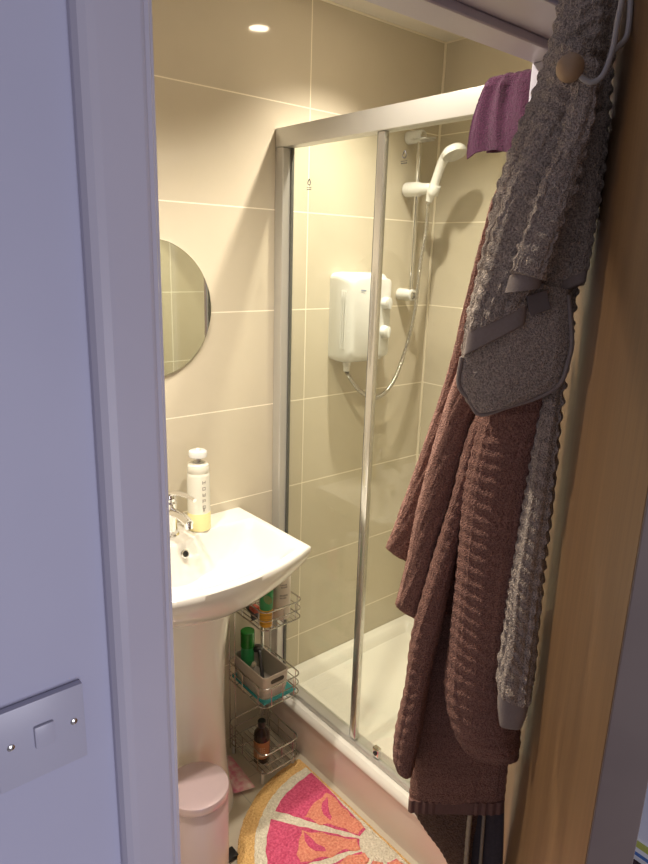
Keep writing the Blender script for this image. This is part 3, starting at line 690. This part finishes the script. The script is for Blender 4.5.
bm = NB(); lathe(bm, [(.022, 0), (.025, .004), (.0245, .060), (.020, .068), (.0185, .085), (.017, .112), (.014, .116)], (RX, WY-.005, .232), 32, (0, -1, 0)); sl = obj('slider', bm, 'white_plastic', rl)
bm = NB(); lathe(bm, [(.0185, 0), (.0205, .004), (.019, .030), (.0175, .033)], (RX, 1.568, .212), 28, (0, -.45, 1)); obj('handset_cradle', bm, 'white_plastic', sl)
tag(rl, 'chrome riser rail with white end brackets on the shower wall', 'shower rail')
hs = empty('shower_handset', (RX, 1.56, .21))
pth = smoothpath([(RX, 1.582, .190), (RX, 1.572, .218), (RX, 1.556, .258), (RX, 1.540, .298), (RX, 1.522, .327), (RX, 1.502, .342)], 6)
rr = [.0115+.004*sstep(0, 6, i)+.004*sstep(15, len(pth), i) for i in range(len(pth))]
obj('handle', tube(NB(), pth, rr, 24), 'white_plastic', hs)
ax = Vector((-.02, -.42, -.90)).normalized(); hc_ = Vector((RX-.002, 1.490, .346))
obj('spray_head', lathe(NB(), [(0, -.012), (.018, -.0105), (.033, -.004), (.0405, .006), (.0415, .016), (.040, .021), (.037, .0215), (.036, .019)], hc_, 40, ax), 'white_plastic', hs)
bm = NB(); lathe(bm, [(.034, 0), (.034, .0016), (.024, .0026), (.023, .0018), (.014, .0036), (.012, .0026), (0, .003)], hc_+ax*.0185, 36, ax)
q = Vector((0, 0, 1)).rotation_difference(ax)
for rr_, nn in ((.029, 20), (.018, 12), (.008, 6)):
    for k in range(nn):
        a = 2*PI*k/nn; p = hc_+ax*.0205+q@Vector((rr_*math.cos(a), rr_*math.sin(a), 0)); lathe(bm, [(.0014, 0), (.0012, .0018), (0, .002)], p, 6, ax)
obj('spray_plate', bm, mat('pale grey nozzle plate', (.55, .55, .52), .35), hs, label='pale grey ringed nozzle plate')
tag(hs, 'white hand shower head held tilted in the slider on the rail', 'shower head')
hp = smoothpath([(RX, 1.586, .186), (1.817, 1.605, .10), (1.807, 1.614, -.03), (1.797, 1.615, -.178), (1.760, 1.615, -.320), (1.706, 1.618, -.437), (1.633, 1.625, -.484), (1.556, 1.63, -.452), (1.508, 1.64, -.395), (1.498, 1.640, -.374)], 40)
bm = NB(); tube(bm, hp, [.0070+.0012*math.cos(i*PI*.5) for i in range(len(hp))], 14)
obj('shower_hose', bm, 'wire', org=(RX, 1.586, .186), sharp=80)
tag(bpy.data.objects['shower_hose'], 'ribbed chrome hose looping from the hand shower down to the white shower box', 'hose')

# ------------------------------------------------------------ downlights
def downlight(x, y, label):
    t = empty('downlight', (x, y, CE)); b = NB()
    lathe(b, [(.032, 0), (.045, -.0005), (.044, -.005), (.034, -.007), (.032, -.004)][::-1], (x, y, CE), 40); obj('bezel', b, 'white_plastic', t)
    obj('lens', lathe(NB(), [(.0315, -.0045), (.0315, -.002)], (x, y, CE), 32), 'emit', t)
    tag(t, label, 'ceiling light', 'recessed bathroom downlights')
downlight(1.40, 1.36, 'recessed round ceiling light above the shower screen'); downlight(.35, 1.2, 'recessed round ceiling light left of the basin'); downlight(.90, 1.05, 'unseen recessed ceiling light added to spread light, between the door and the basin')  # the last one is an added lamp that evens out the light

# ------------------------------------------------------------ wire rack
RX0, RX1, RY0, RY1 = 1.014, 1.162, 1.432, 1.645
rk = empty('wire_rack', ((RX0+RX1)/2, (RY0+RY1)/2, F0))
def rloop(bm, x0, x1, y0, y1, z, r, w, n=5):
    pts = []
    for (cx_, cy_, a0) in [(x1-r, y1-r, 0), (x0+r, y1-r, 90), (x0+r, y0+r, 180), (x1-r, y0+r, 270)]:
        for k in range(n+1): a = math.radians(a0+90*k/n); pts.append((cx_+r*math.cos(a), cy_+r*math.sin(a), z))
    tube(bm, pts+[pts[0], pts[1]], w, 8, False)
for tz, hh in ((-1.10, .060), (-1.373, .066), (-1.622, .072)):
    bm = NB()
    for zz, w in ((tz, .0022), (tz+hh*.5, .0015), (tz+hh, .0024)): rloop(bm, RX0, RX1, RY0, RY1, zz, .022, w)
    k = 0
    x = RX0+.014
    while x < RX1-.01:
        for yy in (RY0, RY1): pass
        tube(bm, [(x, RY0+.001, tz), (x, RY1-.001, tz)], .0013, 6); x += .0165
    for yy in (RY0+.08, RY0+.16): tube(bm, [(RX0, yy, tz-.002), (RX1, yy, tz-.002)], .0018, 6)
    for (xx, yy) in [(RX0, RY0+.03), (RX0, RY0+.12), (RX0, RY1-.03), (RX1, RY0+.03), (RX1, RY0+.12), (RX1, RY1-.03), (RX0+.03, RY0), (RX1-.03, RY0), ((RX0+RX1)/2, RY0)]:
        tube(bm, [(xx, yy, tz), (xx, yy, tz+hh)], .0014, 6)
    obj('basket', bm, 'wire', rk)
for xx, yy in ((RX1-.012, RY1-.010), (RX0+.003, RY1-.012), (RX0+.003, RY1-.045), (RX1-.003, RY1-.045)):
    big = xx == RX1-.012
    obj('post', tube(NB(), [(xx, yy, F0 if big else F0+.02), (xx, yy, -.985)], .0065 if big else .0024, 14), 'chrome' if big else 'wire', rk)
for xx, yy in ((RX0+.012, RY0+.02), (RX1-.012, RY0+.02), (RX0+.012, RY1-.02)):
    obj('foot', lathe(NB(), [(.006, 0), (.006, .02), (.003, .0465)], (xx, yy, F0), 14), 'white_plastic', rk)
tag(rk, 'narrow three-tier chrome wire rack between the basin pedestal and the shower tray', 'rack')
def bottle(name, x, y, z, r, h, m, capm, cap_h, label, cat, shoulder=.82, neck=.4, **k):
    t = empty(name, (x, y, z))
    s = h-cap_h
    obj('bottle_body', lathe(NB(), [(r*.92, 0), (r, r*.15), (r, s*shoulder), (r*.9, s*shoulder+(s-s*shoulder)*.35), (r*neck*1.1, s*.985), (r*neck, s)], (x, y, z), 32), m, t)
    obj('cap', lathe(NB(), [(r*neck*1.25, s-.001), (r*neck*1.25, h-.002), (r*neck*1.1, h)], (x, y, z), 28), capm, t)
    tag(t, label, cat); return t
# top tier
b = bottle('shampoo_bottle', 1.043, 1.462, -1.0985, .0205, .185, 'amber', 'green', .02, 'green and orange-yellow bottle at the front of the top rack tier', 'bottle', .85, .55)
obj('label_band', lathe(NB(), [(.0206, .058), (.0209, .060), (.0209, .150), (.0206, .152)], (1.043, 1.462, -1.0985), 32), 'green', b, label='green upper label')
obj('label_emblem', lathe(NB(), [(.0, .0), (.011, .0004), (.011, .0012), (0, .0016)], (1.0352, 1.4435, -1.003), 20, (-.55, -.83, 0), 1, 1.5), noisy('emblem', (.25, .25, .08), (.12, .30, .12), 90, .4), b)
bm = NB()
for k in range(3):
    pts = [(1.043+.0208*math.cos(aV+a), 1.462+.0208*math.sin(aV+a), -1.0985+.012+.014*k+.003*math.cos(a*2)) for a in [(-1.2+.15*i) for i in range(17)]]
    tube(bm, pts, .0007, 5)
obj('label_lines', bm, mat('label brown line', (.25, .13, .02), .5), b)
b = bottle('lotion_bottle', 1.110, 1.478, -1.0985, .0300, .20, 'pale_bottle', 'white_plastic', .03, 'pale bottle with dark print, right of the green and orange-yellow one', 'bottle', .88, .6)
L = []
for (z, hh, a0, a1) in [(.118, .005, -.35, .30), (.110, .005, -.30, .35), (.082, .006, -.40, .40), (.074, .005, -.40, .30), (.052, .002, -.5, .5), (.046, .002, -.4, .4)]:
    a = a0
    while a < a1: L.append((a+.15, z, hh, .10)); a += .145
L = [q for q in L if q[2] > .003]
curved_text('name_print', [q for q in L if q[1] > .1], (1.110, 1.478, -1.0985), .0301, aV, b, 'label_grey')
curved_text('label_print', [q for q in L if q[1] < .1], (1.110, 1.478, -1.0985), .0301, aV, b, 'label_grey')
bottle('small_bottle', 1.125, 1.56, -1.0985, .017, .15, mat('pink plastic', (.62, .20, .26), .35), 'white_plastic', .02, 'slim pink bottle behind the green one on the top tier', 'bottle')
t = empty('razor', (1.045, 1.56, -1.098))
obj('handle', tube(NB(), smoothpath([(1.032, 1.515, -1.090), (1.04, 1.55, -1.086), (1.048, 1.60, -1.084)], 5), .006, 10), 'metal_dark', t)
obj('head', box(NB(), (1.020, 1.500, -1.096), (1.046, 1.514, -1.082), .003, 2), 'metal_dark', t)
tag(t, 'dark handled item lying at the left of the top rack tier', 'toiletry')
t = box(NB(), (1.036, 1.522, -1.0985), (1.062, 1.548, -1.070), .006, 3)
obj('soap_tin', t, 'red', org=(1.049, 1.535, -1.098)); tag(bpy.data.objects['soap_tin'], 'small red round-edged item on the left of the top rack tier', 'toiletry')
# middle tier
t = box(NB(), (1.024, 1.443, -1.3705), (1.150, 1.635, -1.363), .003, 2); obj('teal_tray', t, 'teal', org=(1.09, 1.55, -1.37)); tag(bpy.data.objects['teal_tray'], 'flat translucent teal tray under the white basket on the middle tier', 'tray')
bk = empty('storage_basket', (1.085, 1.53, -1.3625))
bx0, bx1, by0, by1, bz0, bz1 = 1.028, 1.126, 1.450, 1.628, -1.3625, -1.280
bm = NB(); ro = []
def rr2(x0, x1, y0, y1, r, z, n=4):
    out = []
    for (cx_, cy_, a0) in [(x1-r, y1-r, 0), (x0+r, y1-r, 90), (x0+r, y0+r, 180), (x1-r, y0+r, 270)]:
        for k in range(n+1): a = math.radians(a0+90*k/n); out.append((cx_+r*math.cos(a), cy_+r*math.sin(a), z))
    return out
prof = [(.006, bz0), (.004, bz0+.02), (.0025, bz0+.022), (.0025, bz0+.042), (.001, bz0+.044), (0, bz1-.004), (-.002, bz1-.003), (-.002, bz1), (.002, bz1), (.003, bz1-.01), (.008, bz0+.004)]
loft(bm, [rr2(bx0+i, bx1-i, by0+i, by1-i, .012, z) for i, z in prof]); obj('basket_shell', bm, 'basket', bk)
bm = NB()
prf = rr2(-.026, .026, -.0075, .0075, .007, 0)
loft(bm, [[(1.080+p[0], by0-.0005, -1.303+p[1]) for p in prf], [(1.080+p[0], by0+.0012, -1.303+p[1]) for p in prf]]); obj('handle_slot', bm, mat('slot shade', (.10, .085, .07), .7), bk, label='long oval handle slot')
tag(bk, 'pale plastic basket with an oval handle slot on the middle rack tier', 'basket')
bottle('small_bottle', 1.064, 1.596, -1.357, .022, .165, 'green', 'green_dark', .055, 'bright green capped bottle standing in the pale basket', 'bottle', .85, .85)
bm = NB(); tube(bm, smoothpath([(1.060, 1.50, -1.345), (1.075, 1.53, -1.31), (1.088, 1.56, -1.27), (1.093, 1.58, -1.262)], 5), .0065, 10); lathe(bm, [(0, 0), (.016, .002), (.018, .012), (.012, .02), (0, .021)], (1.093, 1.578, -1.272), 18, (0, .3, 1))
obj('hair_brush', bm, 'metal_dark', org=(1.07, 1.51, -1.34)); tag(bpy.data.objects['hair_brush'], 'dark metal toiletry item leaning inside the pale basket', 'toiletry')
bm = NB(); tube(bm, smoothpath([(1.048, 1.555, -1.35), (1.046, 1.545, -1.30), (1.045, 1.53, -1.275)], 5), .008, 10); obj('tube_bottle', bm, 'wire', org=(1.047, 1.55, -1.35)); tag(bpy.data.objects['tube_bottle'], 'slim silver tube in the pale basket beside the green bottle', 'toiletry')
# bottom tier
bb = empty('medicine_bottle', (1.052, 1.495, -1.6205)); c1 = (1.052, 1.495, -1.6205)
obj('bottle_body', lathe(NB(), [(.024, 0), (.0265, .004), (.0265, .098), (.024, .110), (.012, .124), (.0105, .130)], c1, 36), 'dark_bottle', bb)
obj('cap', lathe(NB(), [(.0125, .129), (.0135, .131), (.0135, .150), (.012, .152)], c1, 28), 'black', bb)
obj('paper_label', lathe(NB(), [(.0266, .022), (.0269, .023), (.0269, .082), (.0266, .083)], c1, 36), 'bottle_label', bb, label='orange and brown paper label')
curved_text('label_print', [(-.35+.24*i, .062-.008*(j), .0025, .16) for i in range(3) for j in range(3)]+[(-.45, .030, .012, .95)], c1, .0269, aV, bb, mat('pale label print', (.62, .50, .36), .5))
tag(bb, 'dark brown bottle with a black cap on the bottom rack tier', 'bottle')
# pink packet on floor
bm = NB(); NBX = 26; g = []
for side in (1, -1):
    gg = []
    for j in range(NBX+1):
        row = []
        for i in range(NBX+1):
            u, v = -1+2*i/NBX, -1+2*j/NBX
            e = (1-u**4)*(1-v**4)
            zz = .014+side*.013*e**.6+.006*noise.noise(Vector((u*2.3, v*2.1, 1)))*e
            row.append(bm.verts.new((.962+.034*u+.006*v, 1.535+.085*v-.01*u, F0+max(.0008, zz))))
        gg.append(row)
    for j in range(NBX):
        for i in range(NBX): bm.faces.new((gg[j][i], gg[j][i+1], gg[j+1][i+1], gg[j+1][i]))
bmesh.ops.remove_doubles(bm, verts=bm.verts, dist=.0003)
obj('soft_packet', bm, 'pink_print', org=(.962, 1.535, F0)); tag(bpy.data.objects['soft_packet'], 'pink and white crumpled packet on the floor left of the wire rack', 'packet')

# ------------------------------------------------------------ pedal bin
pbx, pby, pr, pz = .708, 1.306, .084, -1.385
pb = empty('pedal_bin', (pbx, pby, F0))
obj('bin_body', lathe(NB(), [(pr-.004, .008), (pr-.001, .012), (pr-.001, -F0+pz-.022-.004), (pr-.003, -F0+pz-.022)], (pbx, pby, F0), 56), 'bin', pb)
obj('base_ring', lathe(NB(), [(pr, 0), (pr+.002, .002), (pr+.002, .010), (pr-.002, .012)], (pbx, pby, F0), 56), 'black', pb, label='black base ring')
obj('lid', lathe(NB(), [(pr-.001, -.019), (pr+.002, -.018), (pr+.002, -.002), (pr, .002), (pr*.85, .0055), (pr*.5, .009), (0, .0105)], (pbx, pby, pz), 64), 'bin_lid', pb, sharp=45)
bm = NB(); box(bm, (pbx+.06, pby-.040, F0+.004), (pbx+.106, pby-.004, F0+.016), .003, 2); 
obj('pedal', bm, 'black', pb, label='black foot pedal')
tag(pb, 'small round pink pedal bin in front of the basin pedestal', 'bin')

# ------------------------------------------------------------ citrus slice rug (half round, flat side to the tray)
rg_ = empty('rug', (1.0, 1.04, F0)); RCX, RCY, RR = 1.155, 1.038, .415
def rough(poly, amp, f, close=True):
    out = []
    for i in range(len(poly)):
        a = Vector((*poly[i], 0)); b = Vector((*poly[(i+1) % len(poly)], 0)); n = max(1, int((b-a).length/.004))
        for k in range(n):
            p = a.lerp(b, k/n); q = noise.noise_vector(p*f); out.append((p.x+q.x*amp, p.y+q.y*amp))
    return out
def arc(r, a0, a1, n=40): return [(RCX+r*math.cos(math.radians(a0+(a1-a0)*k/n)), RCY+r*math.sin(math.radians(a0+(a1-a0)*k/n))) for k in range(n+1)]
def patch(name, poly, top, m, amp=.002, f=60, label=None):
    bm = NB(); poly = rough(poly, amp, f)
    poly = [(min(x, {'rind': 1.179, 'pith': 1.171}.get(name, 1.168)), y) for x, y in poly]
    q_ = [poly[0]]
    for p in poly[1:]:
        if math.hypot(p[0]-q_[-1][0], p[1]-q_[-1][1]) > .0015: q_.append(p)
    if math.hypot(q_[0][0]-q_[-1][0], q_[0][1]-q_[-1][1]) < .0015: q_.pop()
    poly = q_
    vs = [bm.verts.new((x, y, F0+.001)) for x, y in poly]; f0 = bm.faces.new(vs)
    ex = bmesh.ops.extrude_face_region(bm, geom=[f0]); tv = [v for v in ex['geom'] if isinstance(v, bmesh.types.BMVert)]
    for v in tv: v.co.z = F0+top
    tf = [f_ for f_ in bm.faces if all(v in tv for v in f_.verts)]
    bmesh.ops.inset_region(bm, faces=tf, thickness=.0012, depth=.0012)
    return obj(name, bm, m, rg_, label=label, sharp=70)
patch('rind', arc(RR, 88, 272, 80)+[(1.179, RCY-RR+.004), (1.179, RCY+RR-.004)], .012, 'rug_rind', .0015, label='orange-yellow rind border')
patch('pith', arc(RR-.048, 88, 272, 70)+[(1.171, RCY-RR+.050), (1.171, RCY+RR-.050)], .0145, 'rug_pith', .003, label='cream pith')
# wedges: angle spans with the centre left cream
for (a0, a1) in [(86, 122), (126, 160), (164, 197), (201, 235), (239, 274)]:
    o_ = RR-.082; r_in = .062
    outer_ = arc(o_, a0+1, a1-1, 16); inner = arc(r_in, a1-4, a0+4, 6)
    lim = lambda P: P
    w = patch('segment', lim(outer_+inner), .017, 'rug_pink', .004, 35, 'bright pink segment')
    cp_ = patch('segment_centre', lim(arc(o_*.72, a0+4, a1-3, 10)+arc(r_in+.004, a1-5, a0+5, 6)), .0182, 'rug_coral', .012, 28, 'coral pink segment centre')
    am = (a0+a1)/2
    patch('segment_fleck', lim([(RCX+rr_*math.cos(math.radians(am+q_)), RCY+rr_*math.sin(math.radians(am+q_))) for rr_, q_ in [(o_*.68, -11), (o_*.665, -4), (o_*.63, 2), (o_*.57, 7), (o_*.49, 9), (o_*.50, 4), (o_*.55, 0), (o_*.60, -5)]]), .0192, 'rug_pink', .003, 40, 'bright pink fleck')
tag(rg_, 'half-round citrus slice rug, orange-yellow rind and pink segments, against the shower tray', 'rug')

# ------------------------------------------------------------ hall: a box with wrapped things seen past the door edge
bx_ = NB(); box(bx_, (1.16, .25, F0), (1.50, .56, -1.155), .003, 1)
obj('storage_box', bx_, mat('dark red-brown cardboard', (.06, .03, .035), .7), org=(1.33, .40, F0)); tag(bpy.data.objects['storage_box'], 'dark box in the hall just beyond the wooden door edge', 'box')
t = empty('paper_packet', (1.3, .40, -1.155))
obj('wrapper', box(NB(), (1.18, .27, -1.155), (1.46, .50, -1.100), .006, 2), 'paper', t)
obj('blue_stripe', box(NB(), (1.178, .268, -1.140), (1.462, .502, -1.133), .0005, 1), mat('blue stripe', (.08, .18, .5), .5), t, label='blue stripe')
obj('lime_band', box(NB(), (1.177, .267, -1.120), (1.463, .503, -1.106), .0005, 1), 'lime', t, label='yellow-green band')
tag(t, 'white packet with blue and yellow-green stripes on the dark box past the door', 'packet')

# ------------------------------------------------------------ lights
def area(name, loc, size, power, col, target=None, shape='DISK', sy=None):
    l = bpy.data.lights.new(name, 'AREA'); l.shape = shape; l.size = size; l.energy = power; l.color = col
    if sy: l.size_y = sy
    o = bpy.data.objects.new(name, l); C.objects.link(o); o.location = (loc[0], loc[1], loc[2]+ZO)
    if target:
        d = Vector(target)-Vector(loc); o.rotation_euler = d.to_track_quat('-Z', 'Y').to_euler()
    return o
WARM = (1, .90, .76)
def spot(loc, power, size, blend):
    l = bpy.data.lights.new('downlight_lamp', 'SPOT'); l.energy = power; l.color = WARM; l.spot_size = math.radians(size); l.spot_blend = blend; l.shadow_soft_size = .022
    o = bpy.data.objects.new('downlight_lamp', l); C.objects.link(o); o.location = (loc[0], loc[1], loc[2]+ZO)
spot((1.40, 1.36, CE-.012), P_SHOWER, 118, 1.)
spot((.35, 1.2, CE-.012), P_LEFT, 125, 1.)
spot((.90, 1.05, CE-.012), P_LEFT, 125, 1.)  # added lamp, spreads light away from the back wall
area('hall_fill_light', (.25, -1.35, -.75), .9, P_HALL, (.90, .88, 1.0), (.3, .6, -.4), 'RECTANGLE', 1.1)  # unseen fill lamp added to brighten the hall side and towels
w = bpy.data.worlds.new('hall daylight'); bpy.context.scene.world = w; w.use_nodes = True
w.node_tree.nodes['Background'].inputs[0].default_value = (.66, .62, .70, 1); w.node_tree.nodes['Background'].inputs[1].default_value = P_WORLD

# ------------------------------------------------------------ camera
cam = bpy.data.cameras.new('camera'); co = bpy.data.objects.new('camera', cam); C.objects.link(co)
yaw, pit, rol = .708494, .262452, .0306572
fw = Vector((math.sin(yaw)*math.cos(pit), math.cos(yaw)*math.cos(pit), -math.sin(pit))); rt = Vector((math.cos(yaw), -math.sin(yaw), 0)); up = rt.cross(fw)
r = rt*math.cos(rol)+up*math.sin(rol); u = up*math.cos(rol)-rt*math.sin(rol)
mw = Matrix((( r.x, u.x, -fw.x, 0), (r.y, u.y, -fw.y, 0), (r.z, u.z, -fw.z, ZO), (0, 0, 0, 1)))
co.matrix_world = mw
cam.sensor_fit = 'HORIZONTAL'; cam.sensor_width = 36; cam.lens = 655.28/648*36; cam.clip_start = .02
sc = bpy.context.scene; sc.camera = co
sc.view_settings.view_transform = 'Standard'; sc.view_settings.look = 'None'; sc.view_settings.gamma = 1; sc.view_settings.exposure = EXPO
